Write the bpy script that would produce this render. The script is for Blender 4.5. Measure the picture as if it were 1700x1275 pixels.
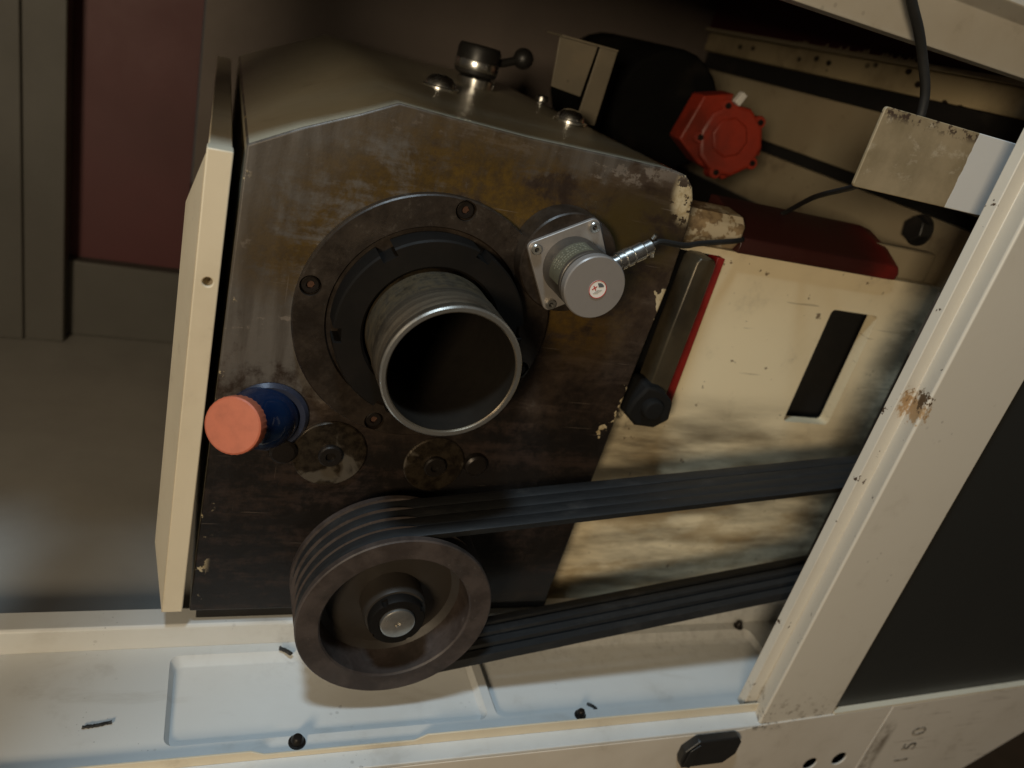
import bpy, bmesh, math, random
from mathutils import Vector, Matrix
random.seed(7)
S = bpy.context.scene
C = S.collection
for o in list(bpy.data.objects): bpy.data.objects.remove(o)
PI = math.pi

# ------------------------------------------------------------------ camera
cam = bpy.data.cameras.new('camera'); camo = bpy.data.objects.new('camera', cam); C.objects.link(camo)
cam.sensor_width = 36; cam.lens = 27.457; cam.clip_start = .02; cam.clip_end = 60
RX = Vector((.921777, -.3017827, .2434221)); DN = Vector((.0803982, -.4654081, -.8814371)); FW = Vector((.3792931, .8320592, -.4047397))
m = Matrix((RX, -DN, -FW)).transposed().to_4x4(); m.translation = (0, -.8, 1.0)
camo.matrix_world = m
cam.dof.use_dof = True; cam.dof.focus_distance = .86; cam.dof.aperture_fstop = 3.2
S.camera = camo
# ------------------------------------------------------------------ world, lamps, exposure
W = bpy.data.worlds.new('World'); S.world = W; W.use_nodes = True
bg = W.node_tree.nodes['Background']; bg.inputs[0].default_value = (1, .84, .66, 1); bg.inputs[1].default_value = .03
def area(name, loc, target, size, size_y, power, col):
    l = bpy.data.lights.new(name, 'AREA'); l.shape = 'RECTANGLE'; l.size = size; l.size_y = size_y; l.energy = power; l.color = col
    o = bpy.data.objects.new(name, l); C.objects.link(o); o.location = loc
    o.rotation_euler = (Vector(target)-Vector(loc)).to_track_quat('-Z', 'Y').to_euler()
    return o
area('workshop_lamp', (-.95, -1.95, 1.17), (.40, 0, .6), .40, .40, 31, (1, .82, .57))      # warm lamp in front, left of the camera
area('ceiling_light', (-.50, -.78, 3.1), (.3, -.1, .2), .3, .3, 46, (.66, .85, 1))   # cool strip light overhead
S.view_settings.view_transform = 'Standard'; S.view_settings.look = 'None'; S.view_settings.gamma = 1; S.view_settings.exposure = 0
S.render.engine = 'CYCLES'

# ------------------------------------------------------------------ node helpers
class NT:
    def __init__(s, name):
        s.m = bpy.data.materials.new(name); s.m.use_nodes = True; s.t = s.m.node_tree; s.b = s.t.nodes['Principled BSDF']
        g = s.t.nodes.new('ShaderNodeNewGeometry'); s.P = g.outputs['Position']
        x = s.t.nodes.new('ShaderNodeSeparateXYZ'); s.t.links.new(s.P, x.inputs[0]); s.X, s.Y, s.Z = x.outputs
    def lk(s, v, inp):
        if isinstance(v, (int, float)): inp.default_value = v
        elif isinstance(v, tuple): inp.default_value = v if len(v) == len(inp.default_value) else (*v, 1)
        else: s.t.links.new(v, inp)
    def math(s, op, a, b=0, clamp=False):
        n = s.t.nodes.new('ShaderNodeMath'); n.operation = op; n.use_clamp = clamp; s.lk(a, n.inputs[0]); s.lk(b, n.inputs[1]); return n.outputs[0]
    def vec(s, sx, sy, sz, off=(0, 0, 0)):
        n = s.t.nodes.new('ShaderNodeVectorMath'); n.operation = 'MULTIPLY_ADD'; s.lk(s.P, n.inputs[0]); n.inputs[1].default_value = (sx, sy, sz); n.inputs[2].default_value = off; return n.outputs[0]
    def noise(s, scale, detail=6, rough=.6, vec=None, dist=0):
        n = s.t.nodes.new('ShaderNodeTexNoise'); s.lk(vec or s.P, n.inputs['Vector']); n.inputs['Scale'].default_value = scale
        n.inputs['Detail'].default_value = detail; n.inputs['Roughness'].default_value = rough; n.inputs['Distortion'].default_value = dist; return n.outputs['Fac']
    def voro(s, scale, vec=None):
        n = s.t.nodes.new('ShaderNodeTexVoronoi'); s.lk(vec or s.P, n.inputs['Vector']); n.inputs['Scale'].default_value = scale; return n.outputs['Distance'], n.outputs['Color']
    def ss(s, v, a, b):   # smoothstep a..b (a>b gives the inverse)
        n = s.t.nodes.new('ShaderNodeMapRange'); n.interpolation_type = 'SMOOTHSTEP'; s.lk(v, n.inputs[0])
        if a < b: n.inputs[1].default_value, n.inputs[2].default_value = a, b
        else: n.inputs[1].default_value, n.inputs[2].default_value, n.inputs[3].default_value, n.inputs[4].default_value = b, a, 1, 0
        return n.outputs[0]
    def mix(s, f, a, b):
        n = s.t.nodes.new('ShaderNodeMix'); n.data_type = 'RGBA'; s.lk(f, n.inputs[0]); s.lk(a, n.inputs[6]); s.lk(b, n.inputs[7]); return n.outputs[2]
    def mul(s, a, b): return s.math('MULTIPLY', a, b)
    def add(s, a, b): return s.math('ADD', a, b)
    def dist(s, x, y, z, sx=1, sy=1, sz=1):
        n = s.t.nodes.new('ShaderNodeVectorMath'); n.operation = 'LENGTH'; s.lk(s.vec(sx, sy, sz, (-x*sx, -y*sy, -z*sz)), n.inputs[0]); return n.outputs['Value']
    def out(s, col, rough=.5, metal=0, bump=None, bstr=.2, bdist=.002, spec=.5, coat=0):
        s.lk(col, s.b.inputs['Base Color']); s.lk(rough, s.b.inputs['Roughness']); s.lk(metal, s.b.inputs['Metallic']); s.b.inputs['Specular IOR Level'].default_value = spec
        s.b.inputs['Coat Weight'].default_value = coat
        if bump is not None:
            n = s.t.nodes.new('ShaderNodeBump'); n.inputs['Strength'].default_value = bstr; n.inputs['Distance'].default_value = bdist; s.lk(bump, n.inputs['Height']); s.t.links.new(n.outputs[0], s.b.inputs['Normal'])
        return s.m
def plain(name, col, rough=.5, metal=0, var=.35, scale=30, bstr=.15, spec=.5, dirt=(.02, .016, .012), damt=.5):
    n = NT(name); a = n.noise(scale, 6, .65); b = n.noise(scale*.22, 5, .6)
    c = n.mix(n.mul(n.ss(a, .35, .75), var), col, tuple(x*.55 for x in col))
    c = n.mix(n.mul(n.ss(b, .52, .72), damt), c, dirt)
    r = n.add(n.mul(a, .25), rough-.12)
    return n.out(c, r, metal, a, bstr, .001, spec)
CREAM = (.66, .575, .43)
def cream(name, base=CREAM, dirt=.25, rough=.42, specks=.5, extra=None):
    n = NT(name)
    big = n.noise(3.5, 6, .62); fine = n.noise(60, 5, .6); grain = n.noise(400, 3, .5)
    c = n.mix(n.mul(n.ss(big, .42, .7), dirt), base, (.30, .235, .15))
    c = n.mix(n.mul(n.ss(n.noise(14, 8, .7), .56, .72), dirt*.9), c, (.16, .12, .08))
    d, vc = n.voro(55); sel = n.ss(n.noise(9, 3, .5), .55, .66)
    c = n.mix(n.mul(n.mul(n.ss(d, .16, .08), sel), specks), c, (.035, .024, .016))
    if extra: c = extra(n, c)
    return n.out(c, n.add(n.mul(fine, .25), rough-.1), 0, n.add(n.mul(grain, .4), fine), .12, .0008)
M = {}
M['cream'] = cream('cream_paint')
def tray_dirt_shade(n, c):
    # belt shade painted into the tray colour as mottling; then specks, oil film
    under = n.mul(n.ss(n.Y, -.10, -.02), n.ss(n.X, .05, .2)); shade_mottle = n.noise(60, 8, .75)
    c = n.mix(n.mul(n.mul(under, n.ss(shade_mottle, .46, .70)), .28), c, (.12, .10, .08))
    sp, _ = n.voro(130); c = n.mix(n.mul(n.mul(n.ss(n.add(sp, n.mul(n.noise(200, 3), .1)), .18, .12), n.ss(n.noise(9, 4), .56, .66)), .5), c, (.04, .035, .03))
    sm = n.ss(n.noise(10, 6, .65, n.vec(.6, 1.6, 1), .5), .56, .70)
    return n.mix(n.mul(sm, .22), c, (.32, .28, .22))
M['tray'] = cream('tray_paint', (.62, .62, .60), .16, .38, .25, tray_dirt_shade)
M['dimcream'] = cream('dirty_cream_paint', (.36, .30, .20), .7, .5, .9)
M['header'] = cream('header_paint', (.46, .43, .375), .3, .42, .3)
def chip(n, c):
    # knocked-off paint on the corner of the post, rust and filler showing
    d = n.dist(.797, -.18, .716, 1, .4, .55); nz = n.noise(130, 5, .7)
    k = n.ss(n.add(d, n.mul(n.math('SUBTRACT', nz, .5), .035)), .012, .007)
    c = n.mix(k, c, (.42, .27, .14))
    k2 = n.ss(n.add(n.dist(.797, -.185, .728, 1, .4, .6), n.mul(n.math('SUBTRACT', nz, .5), .03)), .007, .004)
    c = n.mix(k2, c, (.09, .055, .03))
    edge = n.math('MINIMUM', n.math('MINIMUM', n.math('ABSOLUTE', n.math('SUBTRACT', n.X, .7835)), n.math('ABSOLUTE', n.math('SUBTRACT', n.X, .7945))), n.math('ABSOLUTE', n.math('SUBTRACT', n.X, .928)))
    ek = n.mul(n.ss(edge, .0035, .001), n.ss(n.noise(38, 5, .7), .63, .65)); c = n.mix(ek, c, (.07, .045, .03))
    sm = n.ss(n.noise(6, 7, .65, n.vec(1.5, 1.5, .5)), .54, .70); c = n.mix(n.mul(sm, .25), c, (.34, .28, .20))
    low = n.mul(n.ss(n.Z, .27, .205), n.ss(n.noise(70, 6, .7), .52, .64))
    return n.mix(n.mul(low, .8), c, (.14, .10, .06))
M['post'] = cream('post_paint', (.62, .57, .485), .15, .36, .25, chip)
def frontdirt(n, c):
    s = n.mul(n.ss(n.math('ABSOLUTE', n.math('SUBTRACT', n.X, 1.066)), .022, .008), n.ss(n.noise(16, 6, .7, n.vec(2, 1, 1)), .38, .6))
    c = n.mix(n.mul(n.mul(s, n.ss(n.Z, .19, .15)), .75), c, (.10, .07, .04))
    h = n.mul(n.ss(n.noise(10, 6, .7, n.vec(.9, 1, 14)), .58, .68), n.ss(n.X, 1.0, 1.06))
    c = n.mix(n.mul(h, .6), c, (.16, .12, .08))
    return n.mix(n.mul(n.ss(n.math('ABSOLUTE', n.math('SUBTRACT', n.X, .80)), .07, .02), n.mul(n.ss(n.Z, .185, .2), n.ss(n.noise(90, 5, .7), .48, .6))), c, (.16, .14, .12))
M['front'] = cream('front_panel_paint', (.62, .565, .49), .22, .42, .25, frontdirt)
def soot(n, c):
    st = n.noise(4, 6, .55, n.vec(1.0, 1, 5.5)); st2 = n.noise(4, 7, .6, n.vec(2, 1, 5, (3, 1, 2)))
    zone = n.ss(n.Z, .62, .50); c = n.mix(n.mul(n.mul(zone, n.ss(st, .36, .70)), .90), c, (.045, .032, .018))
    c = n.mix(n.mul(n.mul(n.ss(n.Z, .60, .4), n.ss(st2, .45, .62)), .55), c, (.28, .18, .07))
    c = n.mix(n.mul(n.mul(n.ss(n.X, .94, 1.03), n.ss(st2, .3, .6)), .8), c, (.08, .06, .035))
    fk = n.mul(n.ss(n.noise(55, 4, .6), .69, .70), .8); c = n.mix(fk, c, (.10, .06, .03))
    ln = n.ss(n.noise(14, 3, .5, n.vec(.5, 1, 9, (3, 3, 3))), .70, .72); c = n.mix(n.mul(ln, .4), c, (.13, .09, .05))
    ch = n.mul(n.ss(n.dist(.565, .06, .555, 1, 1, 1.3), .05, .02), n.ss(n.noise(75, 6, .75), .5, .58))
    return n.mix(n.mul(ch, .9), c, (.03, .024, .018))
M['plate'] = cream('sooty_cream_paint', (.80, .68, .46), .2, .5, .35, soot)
def ragged(n, c):
    k = n.ss(n.add(n.mul(n.noise(28, 6, .7), .7), n.mul(n.noise(90, 4, .6), .3)), .46, .50)
    return n.mix(n.mul(k, .9), c, n.mix(n.ss(n.noise(60, 4, .6), .4, .6), (.16, .10, .05), (.30, .21, .11)))
M['chipped'] = cream('chipped_step_paint', (.58, .50, .36), .3, .5, .5, ragged)
# bare, oily, stained end face of the headstock
def face_mat():
    n = NT('oily_bare_iron')
    big = n.noise(5, 9, .68, None, .4); mid = n.noise(17, 9, .72, n.vec(1, 1, 1, (5, 2, 9)), .3); fine = n.noise(70, 7, .75); gr_ = n.noise(330, 4, .7)
    vst = n.noise(9, 6, .6, n.vec(4, 1, .5), .3); hst = n.noise(9, 8, .68, n.vec(.55, 1, 3.2, (2, 0, 5)), .3)
    # warm brown oil film over dark iron
    c = n.mix(n.ss(mid, .35, .65), (0.0216, 0.0126, 0.0078), (0.0528, 0.0348, 0.0228))
    c = n.mix(n.mul(n.ss(hst, .50, .62), .55), c, (0.0810, 0.0588, 0.0432))
    # wiped, greyer iron: worn through the film in ragged patches, most at the upper left and along the top edge
    reach = n.math('MAXIMUM', n.ss(n.dist(.09, 0, .80, 1, 0, .75), .25, .05), n.mul(n.ss(n.dist(.30, 0, .93, .55, 0, 1.7), .17, .06), .85))
    wear = n.add(n.add(n.mul(big, .35), n.mul(mid, .35)), n.add(n.mul(vst, .2), n.mul(fine, .1)))
    wk = n.ss(n.add(wear, n.mul(reach, .22)), .565, .645)
    c = n.mix(n.mul(wk, .85), c, n.mix(n.ss(vst, .35, .65), (0.0810, 0.0690, 0.0576), (0.1410, 0.1260, 0.1110)))
    c = n.mix(n.mul(n.mul(n.ss(n.add(n.mul(hst, .6), n.mul(fine, .4)), .555, .60), n.ss(reach, .1, .5)), .7), c, (0.2160, 0.1800, 0.1500))
    # ochre stains where oil leaks round the bearing cover and down from the roof joint
    d = n.dist(.255, 0, .69, 1, 0, 1); ring = n.mul(n.ss(d, .27, .165), n.ss(n.add(n.Z, n.mul(n.math('SUBTRACT', n.X, .2), .12)), .64, .72))
    och = n.mul(ring, n.ss(n.add(n.mul(hst, .45), n.mul(mid, .55)), .41, .52))
    c = n.mix(n.mul(och, .92), c, n.mix(n.ss(fine, .35, .65), (0.0870, 0.0480, 0.0060), (0.0450, 0.0252, 0.0060)))
    c = n.mix(n.mul(n.mul(n.ss(n.dist(.46, 0, .815, 1, 0, 1.3), .10, .04), n.ss(mid, .36, .56)), .8), c, (0.0420, 0.0270, 0.0048))
    run = n.mul(n.ss(n.noise(30, 3, .5, n.vec(1, 0, .06)), .62, .68), n.ss(n.noise(7, 4, .6), .45, .6))
    c = n.mix(n.mul(run, .55), c, (0.0360, 0.0204, 0.0096))
    # thick black grease flung by the belts over the lower face
    gz = n.add(n.Z, n.add(n.mul(n.math('SUBTRACT', big, .5), .40), n.mul(n.math('SUBTRACT', fine, .5), .10)))
    gr = n.ss(n.add(gz, n.mul(n.math('SUBTRACT', n.X, .2), -.22)), .655, .50)
    c = n.mix(n.mul(gr, .95), c, n.mix(n.ss(n.add(n.mul(hst, .6), n.mul(fine, .4)), .47, .60), (0.0063, 0.0047, 0.0039), (0.0252, 0.0156, 0.0120)))
    # fine scratches
    sc = n.math('MAXIMUM', n.ss(n.noise(26, 3, .5, n.vec(.35, 1, 11, (7, 1, 1))), .69, .73), n.ss(n.noise(26, 3, .5, n.vec(11, 1, .35, (1, 5, 3))), .71, .74))
    c = n.mix(n.mul(sc, .45), c, (0.1440, 0.1140, 0.0900))
    # flaked cream paint left along the right-hand edge
    e = n.math('SUBTRACT', n.X, n.add(.5035, n.mul(n.Z, .037)))
    fl = n.ss(n.add(n.mul(e, 9), n.add(n.mul(n.noise(27, 3, .5), 1.0), n.mul(n.noise(95, 4, .6), .22))), .60, .61); fz = n.mul(n.ss(n.Z, .50, .58), n.ss(n.Z, .80, .72))
    top = n.mul(n.ss(n.dist(.523, 0, .884, 1, 0, .6), .030, .018), n.ss(n.noise(60, 5, .7), .45, .48))
    lf = n.mul(n.ss(n.X, .040, .029), n.ss(n.noise(38, 5, .7), .60, .62))
    pk = n.math('MAXIMUM', n.math('MAXIMUM', n.ss(n.mul(fl, fz), .5, .55), top), lf)
    c = n.mix(pk, c, n.mix(n.ss(fine, .4, .65), (.50, .41, .26), (.34, .25, .13)))
    r = n.add(n.add(.30, n.mul(fine, .28)), n.mul(wk, -.03))
    return n.out(c, r, n.mul(wk, .25), n.add(n.add(n.mul(fine, .6), n.mul(gr_, .3)), n.mul(pk, .9)), .4, .0012, .4)
M['face'] = face_mat()
def cover_mat():
    n = NT('oily_brown_iron'); mid = n.noise(20, 9, .72); fine = n.noise(90, 6, .7); big = n.noise(7, 6, .65)
    c = n.mix(n.ss(mid, .38, .62), (.015, .0098, .0063), (.040, .0285, .020)); c = n.mix(n.mul(n.ss(big, .5, .65), .6), c, (.020, .014, .010))
    c = n.mix(n.mul(n.ss(n.add(n.mul(fine, .5), n.mul(mid, .5)), .56, .62), .4), c, (.085, .068, .052))
    return n.out(c, n.add(.26, n.mul(fine, .3)), .25, n.add(fine, mid), .3, .0008)
M['iron'] = cover_mat()
M['black_oxide'] = plain('black_oxide_steel', (.006, .0048, .0038), .62, 0, .5, 40, .2, spec=.15, dirt=(.012, .009, .007))
M['bolt'] = plain('oiled_bolt', (.022, .017, .014), .38, .5, .6, 200, .3)
M['rust'] = plain('rusty_socket', (.09, .04, .022), .6, .2, .7, 300, .3)
def steel(name, col, rough, streak, grime=.5):
    n = NT(name); a = n.noise(14, 8, .7); s = n.noise(22, 5, .6, n.vec(*streak)); f = n.noise(120, 5, .7)
    c = n.mix(n.ss(s, .35, .68), col, tuple(x*.35 for x in col)); c = n.mix(n.mul(n.ss(a, .48, .62), grime), c, (.03, .023, .017))
    return n.out(c, n.add(n.mul(f, .22), rough-.08), .85, n.add(f, s), .25, .0006)
def spindle_mat():
    n = NT('worn_spindle_steel'); a = n.noise(26, 7, .68); f = n.noise(170, 5, .75); pit = n.noise(95, 6, .7)
    r = n.noise(20, 4, .6, n.vec(.35, 9, .35)); turn = n.noise(24, 3, .5, n.vec(.25, 60, .25))
    c = n.mix(n.ss(r, .35, .65), (.27, .222, .16), (.15, .122, .09)); c = n.mix(n.mul(n.ss(a, .48, .66), .65), c, (.06, .044, .03))
    band = n.ss(n.add(n.Y, n.mul(n.math('SUBTRACT', a, .5), .02)), -.088, -.082)
    c = n.mix(n.mul(n.mul(band, n.ss(pit, .34, .62)), .7), c, (.38, .285, .165))
    return n.out(c, n.add(.26, n.mul(f, .2)), .8, n.add(n.add(n.mul(turn, .9), n.mul(f, .2)), n.mul(n.mul(band, pit), .7)), .5, .0006)
M['spindle'] = spindle_mat()
M['bore'] = plain('oily_black_bore', (.035, .029, .023), .40, .5, .5, 60, .2)
M['bright'] = plain('bright_steel', (.55, .52, .47), .3, .9, .5, 70, .2, damt=.35)
def disc_mat():
    n = NT('worn_plug_steel'); a = n.noise(15, 5, .55, None, .8); f = n.noise(90, 6, .7); ring = n.math('SINE', n.mul(n.dist(.159, 0, .499, 1, 0, 1), 2600))
    c = n.mix(n.ss(a, .53, .59), n.mix(n.ss(f, .35, .65), (.020, .014, .009), (.055, .040, .025)), (.15, .125, .095))
    return n.out(c, n.add(.22, n.mul(f, .25)), .6, n.add(n.mul(ring, .15), f), .3, .0006)
M['disc'] = disc_mat()
M['chrome'] = plain('chrome', (.85, .84, .80), .25, 1, .1, 60, .03, damt=.1)
M['alu'] = plain('cast_aluminium', (.33, .30, .275), .48, .55, .3, 80, .12, damt=.25)
M['cap'] = plain('grey_anodised_cap', (.235, .215, .20), .42, .2, .08, 150, .04, damt=.06)
M['encbody'] = plain('dark_encoder_body', (.085, .074, .062), .40, .4, .3, 50, .1, damt=.4)
M['rubber'] = plain('black_rubber', (.010, .0095, .009), .62, 0, .4, 90, .4, dirt=(.05, .045, .04), damt=.3)
def belt_mat():
    n = NT('worn_belt_rubber'); f = n.noise(160, 5, .7); s = n.noise(40, 5, .6, n.vec(1, 14, 1)); du = n.ss(n.noise(26, 8, .75, n.vec(.5, 1, .8)), .52, .70)
    return n.out(n.mix(n.mul(du, .6), n.mix(n.ss(s, .40, .75), (.006, .0062, .0066), (.012, .012, .012)), (.034, .031, .028)), n.add(.50, n.mul(f, .2)), 0, f, .3, .0006)
M['belt'] = belt_mat()
def pulley_mat():
    n = NT('dusty_pulley_iron'); d = n.dist(.247, 0, .347, 1, 0, 1); ring = n.math('SINE', n.mul(d, 3400)); a = n.noise(22, 8, .7); f = n.noise(120, 6, .7); sp = n.noise(12, 5, .6)
    c = n.mix(n.ss(a, .38, .62), (.033, .023, .0185), (.062, .046, .039)); c = n.mix(n.mul(n.ss(sp, .5, .66), .5), c, (.022, .018, .015))
    c = n.mix(n.mul(n.ss(f, .64, .70), .5), c, (.13, .105, .09))
    return n.out(c, n.add(.42, n.mul(f, .25)), .1, n.add(n.mul(ring, .12), n.add(f, a)), .3, .0007)
M['pulley'] = pulley_mat()
M['pulley_in'] = plain('greasy_pulley_web', (.040, .033, .027), .45, .2, .45, 30, .25, damt=.5)
M['orange'] = plain('orange_plastic', (.47, .125, .065), .5, 0, .35, 55, .15, dirt=(.20, .055, .03), damt=.6)
M['blue'] = plain('blue_plastic', (.006, .016, .048), .10, 0, .3, 30, .05, damt=.35)
M['bluering'] = plain('blue_grey_ring', (.035, .040, .065), .3, .2, .5, 60, .2, damt=.5)
M['red'] = plain('red_enamel', (.30, .028, .012), .5, 0, .6, 26, .4, damt=.6, dirt=(.05, .012, .008))
def graded_red():  # red enamel, turning nearly black towards the left end
    n = NT('graded_red_enamel'); a = n.noise(9, 4, .5); k = n.ss(n.add(n.X, n.mul(n.math('SUBTRACT', a, .5), .16)), .95, .84)
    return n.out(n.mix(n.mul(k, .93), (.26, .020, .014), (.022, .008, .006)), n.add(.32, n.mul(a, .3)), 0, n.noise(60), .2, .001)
M['redcover'] = graded_red()
M['reddark'] = plain('oxblood_paint', (.13, .022, .020), .5, 0, .4, 12, .1, damt=.3)
M['redline'] = plain('red_primer', (.26, .015, .012), .5, 0, .5, 60, .2, damt=.5)
M['lever'] = plain('greasy_lever_steel', (.085, .066, .040), .38, .4, .6, 34, .3, damt=.6)
M['black'] = plain('black_plastic', (.014, .013, .012), .42, 0, .4, 60, .2, dirt=(.04, .035, .03))
M['window'] = plain('black_window', (.022, .022, .020), .42, 0, .2, 6, .02, dirt=(.028, .027, .024), damt=.6)
M['motor'] = plain('black_motor_paint', (.003, .0028, .0026), .9, 0, .4, 30, .2, spec=.1)
M['knob'] = plain('matte_black_knob', (.008, .0075, .007), .8, 0, .4, 40, .4, spec=.2)
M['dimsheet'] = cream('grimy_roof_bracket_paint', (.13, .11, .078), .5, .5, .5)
M['wallgrey'] = plain('brown_grey_sheet', (.11, .085, .070), .6, 0, .35, 5, .1, damt=.25, dirt=(.08, .06, .05))
M['floorgrey'] = plain('grey_sheet_steel', (.30, .285, .26), .55, 0, .3, 5, .1, damt=.35, dirt=(.19, .165, .135))
M['column'] = plain('dark_grey_column_paint', (.080, .075, .065), .6, 0, .3, 5, .1, damt=.35, dirt=(.05, .042, .034))
M['redwall'] = plain('maroon_paint', (.075, .012, .014), .55, 0, .25, 5, .1, damt=.25, dirt=(.03, .012, .011))
M['dark'] = plain('dark_interior', (.007, .006, .005), .8, 0, .3, 20, .1)
M['concrete'] = plain('concrete', (.13, .10, .075), .75, 0, .5, 7, .3, damt=.4, dirt=(.05, .04, .03))
M['white'] = plain('sticker_white', (.72, .70, .67), .5, 0, .08, 60, .03, damt=.1, dirt=(.4, .38, .35))
M['sred'] = plain('sticker_red', (.42, .03, .03), .5, 0, .1, 60, .03, damt=.1)
M['sgrey'] = plain('sticker_grey', (.09, .10, .11), .5, 0, .1, 60, .03, damt=.1)
M['spale'] = plain('sticker_pale_grey', (.36, .36, .35), .5, 0, .1, 60, .03, damt=.1)
M['namelabel'] = plain('encoder_label', (.10, .095, .065), .5, 0, .3, 90, .05, damt=.2)
M['labelink'] = plain('encoder_label_print', (.19, .18, .13), .5, 0, .3, 300, .05, damt=.2)
def plate_bare():
    n = NT('half_painted_bracket')
    b = n.noise(70, 5, .65); e = n.ss(n.add(n.X, n.mul(n.math('SUBTRACT', b, .5), .005)), .787, .788)
    bare = n.mix(n.ss(n.noise(12, 7, .65), .35, .65), (.30, .235, .145), (.20, .155, .09))
    bare = n.mix(n.mul(n.ss(n.noise(30, 6, .7, n.vec(1, 1, 1.5)), .56, .66), .5), bare, (.46, .40, .30))
    bare = n.mix(n.mul(n.ss(n.Z, 1.006, 1.016), n.ss(n.noise(120, 4, .7), .5, .58)), bare, (.05, .03, .02))
    c = n.mix(e, bare, (.60, .59, .57))
    return n.out(c, n.mix(e, (.42, .42, .42), (.4, .4, .4)), 0, n.add(n.mul(e, 1), n.mul(b, .3)), .3, .001)
M['bracket'] = plate_bare()
def rail():
    n = NT('spotted_rail_paint'); big = n.noise(8, 6, .65)
    c = n.mix(n.mul(n.ss(big, .4, .65), .55), (.42, .335, .20), (.16, .115, .06))
    d, _ = n.voro(26, n.vec(1, 1, 1.5)); c = n.mix(n.mul(n.ss(n.add(d, n.mul(n.noise(60), .2)), .33, .25), n.ss(n.noise(9, 2), .42, .50)), c, (.02, .013, .008))
    return n.out(c, .5, 0, n.noise(50), .2, .001)
M['rail'] = rail()
def inkmat():
    n = NT('worn_black_print'); k = n.ss(n.noise(140, 5, .7), .44, .56)
    return n.out(n.mix(n.mul(k, .85), (.06, .055, .05), (.45, .40, .33)), .5)
M['ink'] = inkmat()

# ------------------------------------------------------------------ mesh helpers
LOC = {}
def link(o): C.objects.link(o); return o
def thing(name, label, cat, loc, group=None):
    o = link(bpy.data.objects.new(name, None)); o.empty_display_size = .02; o.location = loc; LOC[o.name] = Vector(loc)
    o['label'] = label; o['category'] = cat
    if group: o['group'] = group
    return o
def tag(o, label, cat, group=None):
    o['label'] = label; o['category'] = cat
    if group: o['group'] = group
    return o
def obj(name, bm, mats, parent=None, bevel=0, seg=2, angle=35, smooth=True):
    bmesh.ops.recalc_face_normals(bm, faces=bm.faces)
    me = bpy.data.meshes.new(name); bm.to_mesh(me); bm.free()
    mats = mats if isinstance(mats, (list, tuple)) else [mats]
    for k in mats: me.materials.append(M[k])
    o = link(bpy.data.objects.new(name, me)); place(o, parent)
    if smooth:
        me.polygons.foreach_set('use_smooth', [True]*len(me.polygons)); me.set_sharp_from_angle(angle=math.radians(angle))
    if bevel:
        b = o.modifiers.new('bevel', 'BEVEL'); b.width = bevel; b.segments = seg; b.limit_method = 'ANGLE'; b.angle_limit = math.radians(40); b.harden_normals = False
    return o
def place(o, parent):
    me = o.data; n = len(me.vertices); co = [0]*3*n; me.vertices.foreach_get('co', co)
    lo = [min(co[i::3]) for i in range(3)]; hi = [max(co[i::3]) for i in range(3)]
    c = Vector([(a+b)/2 for a, b in zip(lo, hi)]); c.z = lo[2]
    me.transform(Matrix.Translation(-c)); o.location = c; LOC[o.name] = c
    if parent: o.parent = parent; o.matrix_parent_inverse = Matrix.Translation(-LOC[parent.name])
def cut(o, bm):
    me = bpy.data.meshes.new('cutter'); bmesh.ops.recalc_face_normals(bm, faces=bm.faces); bm.to_mesh(me); bm.free()
    for mm in o.data.materials: me.materials.append(mm)
    k = link(bpy.data.objects.new('cutter', me)); k.location = (0, 0, 0)
    md = o.modifiers.new('cut', 'BOOLEAN'); md.operation = 'DIFFERENCE'; md.object = k; md.solver = 'EXACT'
    bv = [x for x in o.modifiers if x.type == 'BEVEL']
    for x in bv: x.show_viewport = False
    bpy.context.view_layer.update()
    dg = bpy.context.evaluated_depsgraph_get(); nm = bpy.data.meshes.new_from_object(o.evaluated_get(dg))
    o.modifiers.remove(md); o.data = nm
    for x in bv: x.show_viewport = True
    bpy.data.objects.remove(k)
    nm.polygons.foreach_set('use_smooth', [True]*len(nm.polygons)); nm.set_sharp_from_angle(angle=math.radians(35))
def B(): return bmesh.new()
def box(bm, x0, x1, y0, y1, z0, z1, mi=0):
    v = [bm.verts.new(p) for p in ((x0, y0, z0), (x1, y0, z0), (x1, y1, z0), (x0, y1, z0), (x0, y0, z1), (x1, y0, z1), (x1, y1, z1), (x0, y1, z1))]
    for f in ((0, 1, 5, 4), (1, 2, 6, 5), (2, 3, 7, 6), (3, 0, 4, 7), (4, 5, 6, 7), (3, 2, 1, 0)):
        bm.faces.new([v[i] for i in f]).material_index = mi
    return bm
def prism(bm, pts, axis, a, b, mi=0, front_mi=None):
    mk = {'Y': lambda p, h: (p[0], h, p[1]), 'X': lambda p, h: (h, p[0], p[1]), 'Z': lambda p, h: (p[0], p[1], h)}[axis]
    A = [bm.verts.new(mk(p, a)) for p in pts]; Bv = [bm.verts.new(mk(p, b)) for p in pts]; n = len(pts)
    bm.faces.new(A).material_index = mi if front_mi is None else front_mi
    bm.faces.new(Bv[::-1]).material_index = mi
    for i in range(n): bm.faces.new((A[i], A[(i+1) % n], Bv[(i+1) % n], Bv[i])).material_index = mi
    return bm
def frame(d):
    d = Vector(d).normalized(); a = Vector((0, 0, 1)) if abs(d.z) < .9 else Vector((1, 0, 0))
    u = d.cross(a).normalized(); return d, u, d.cross(u)
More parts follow.
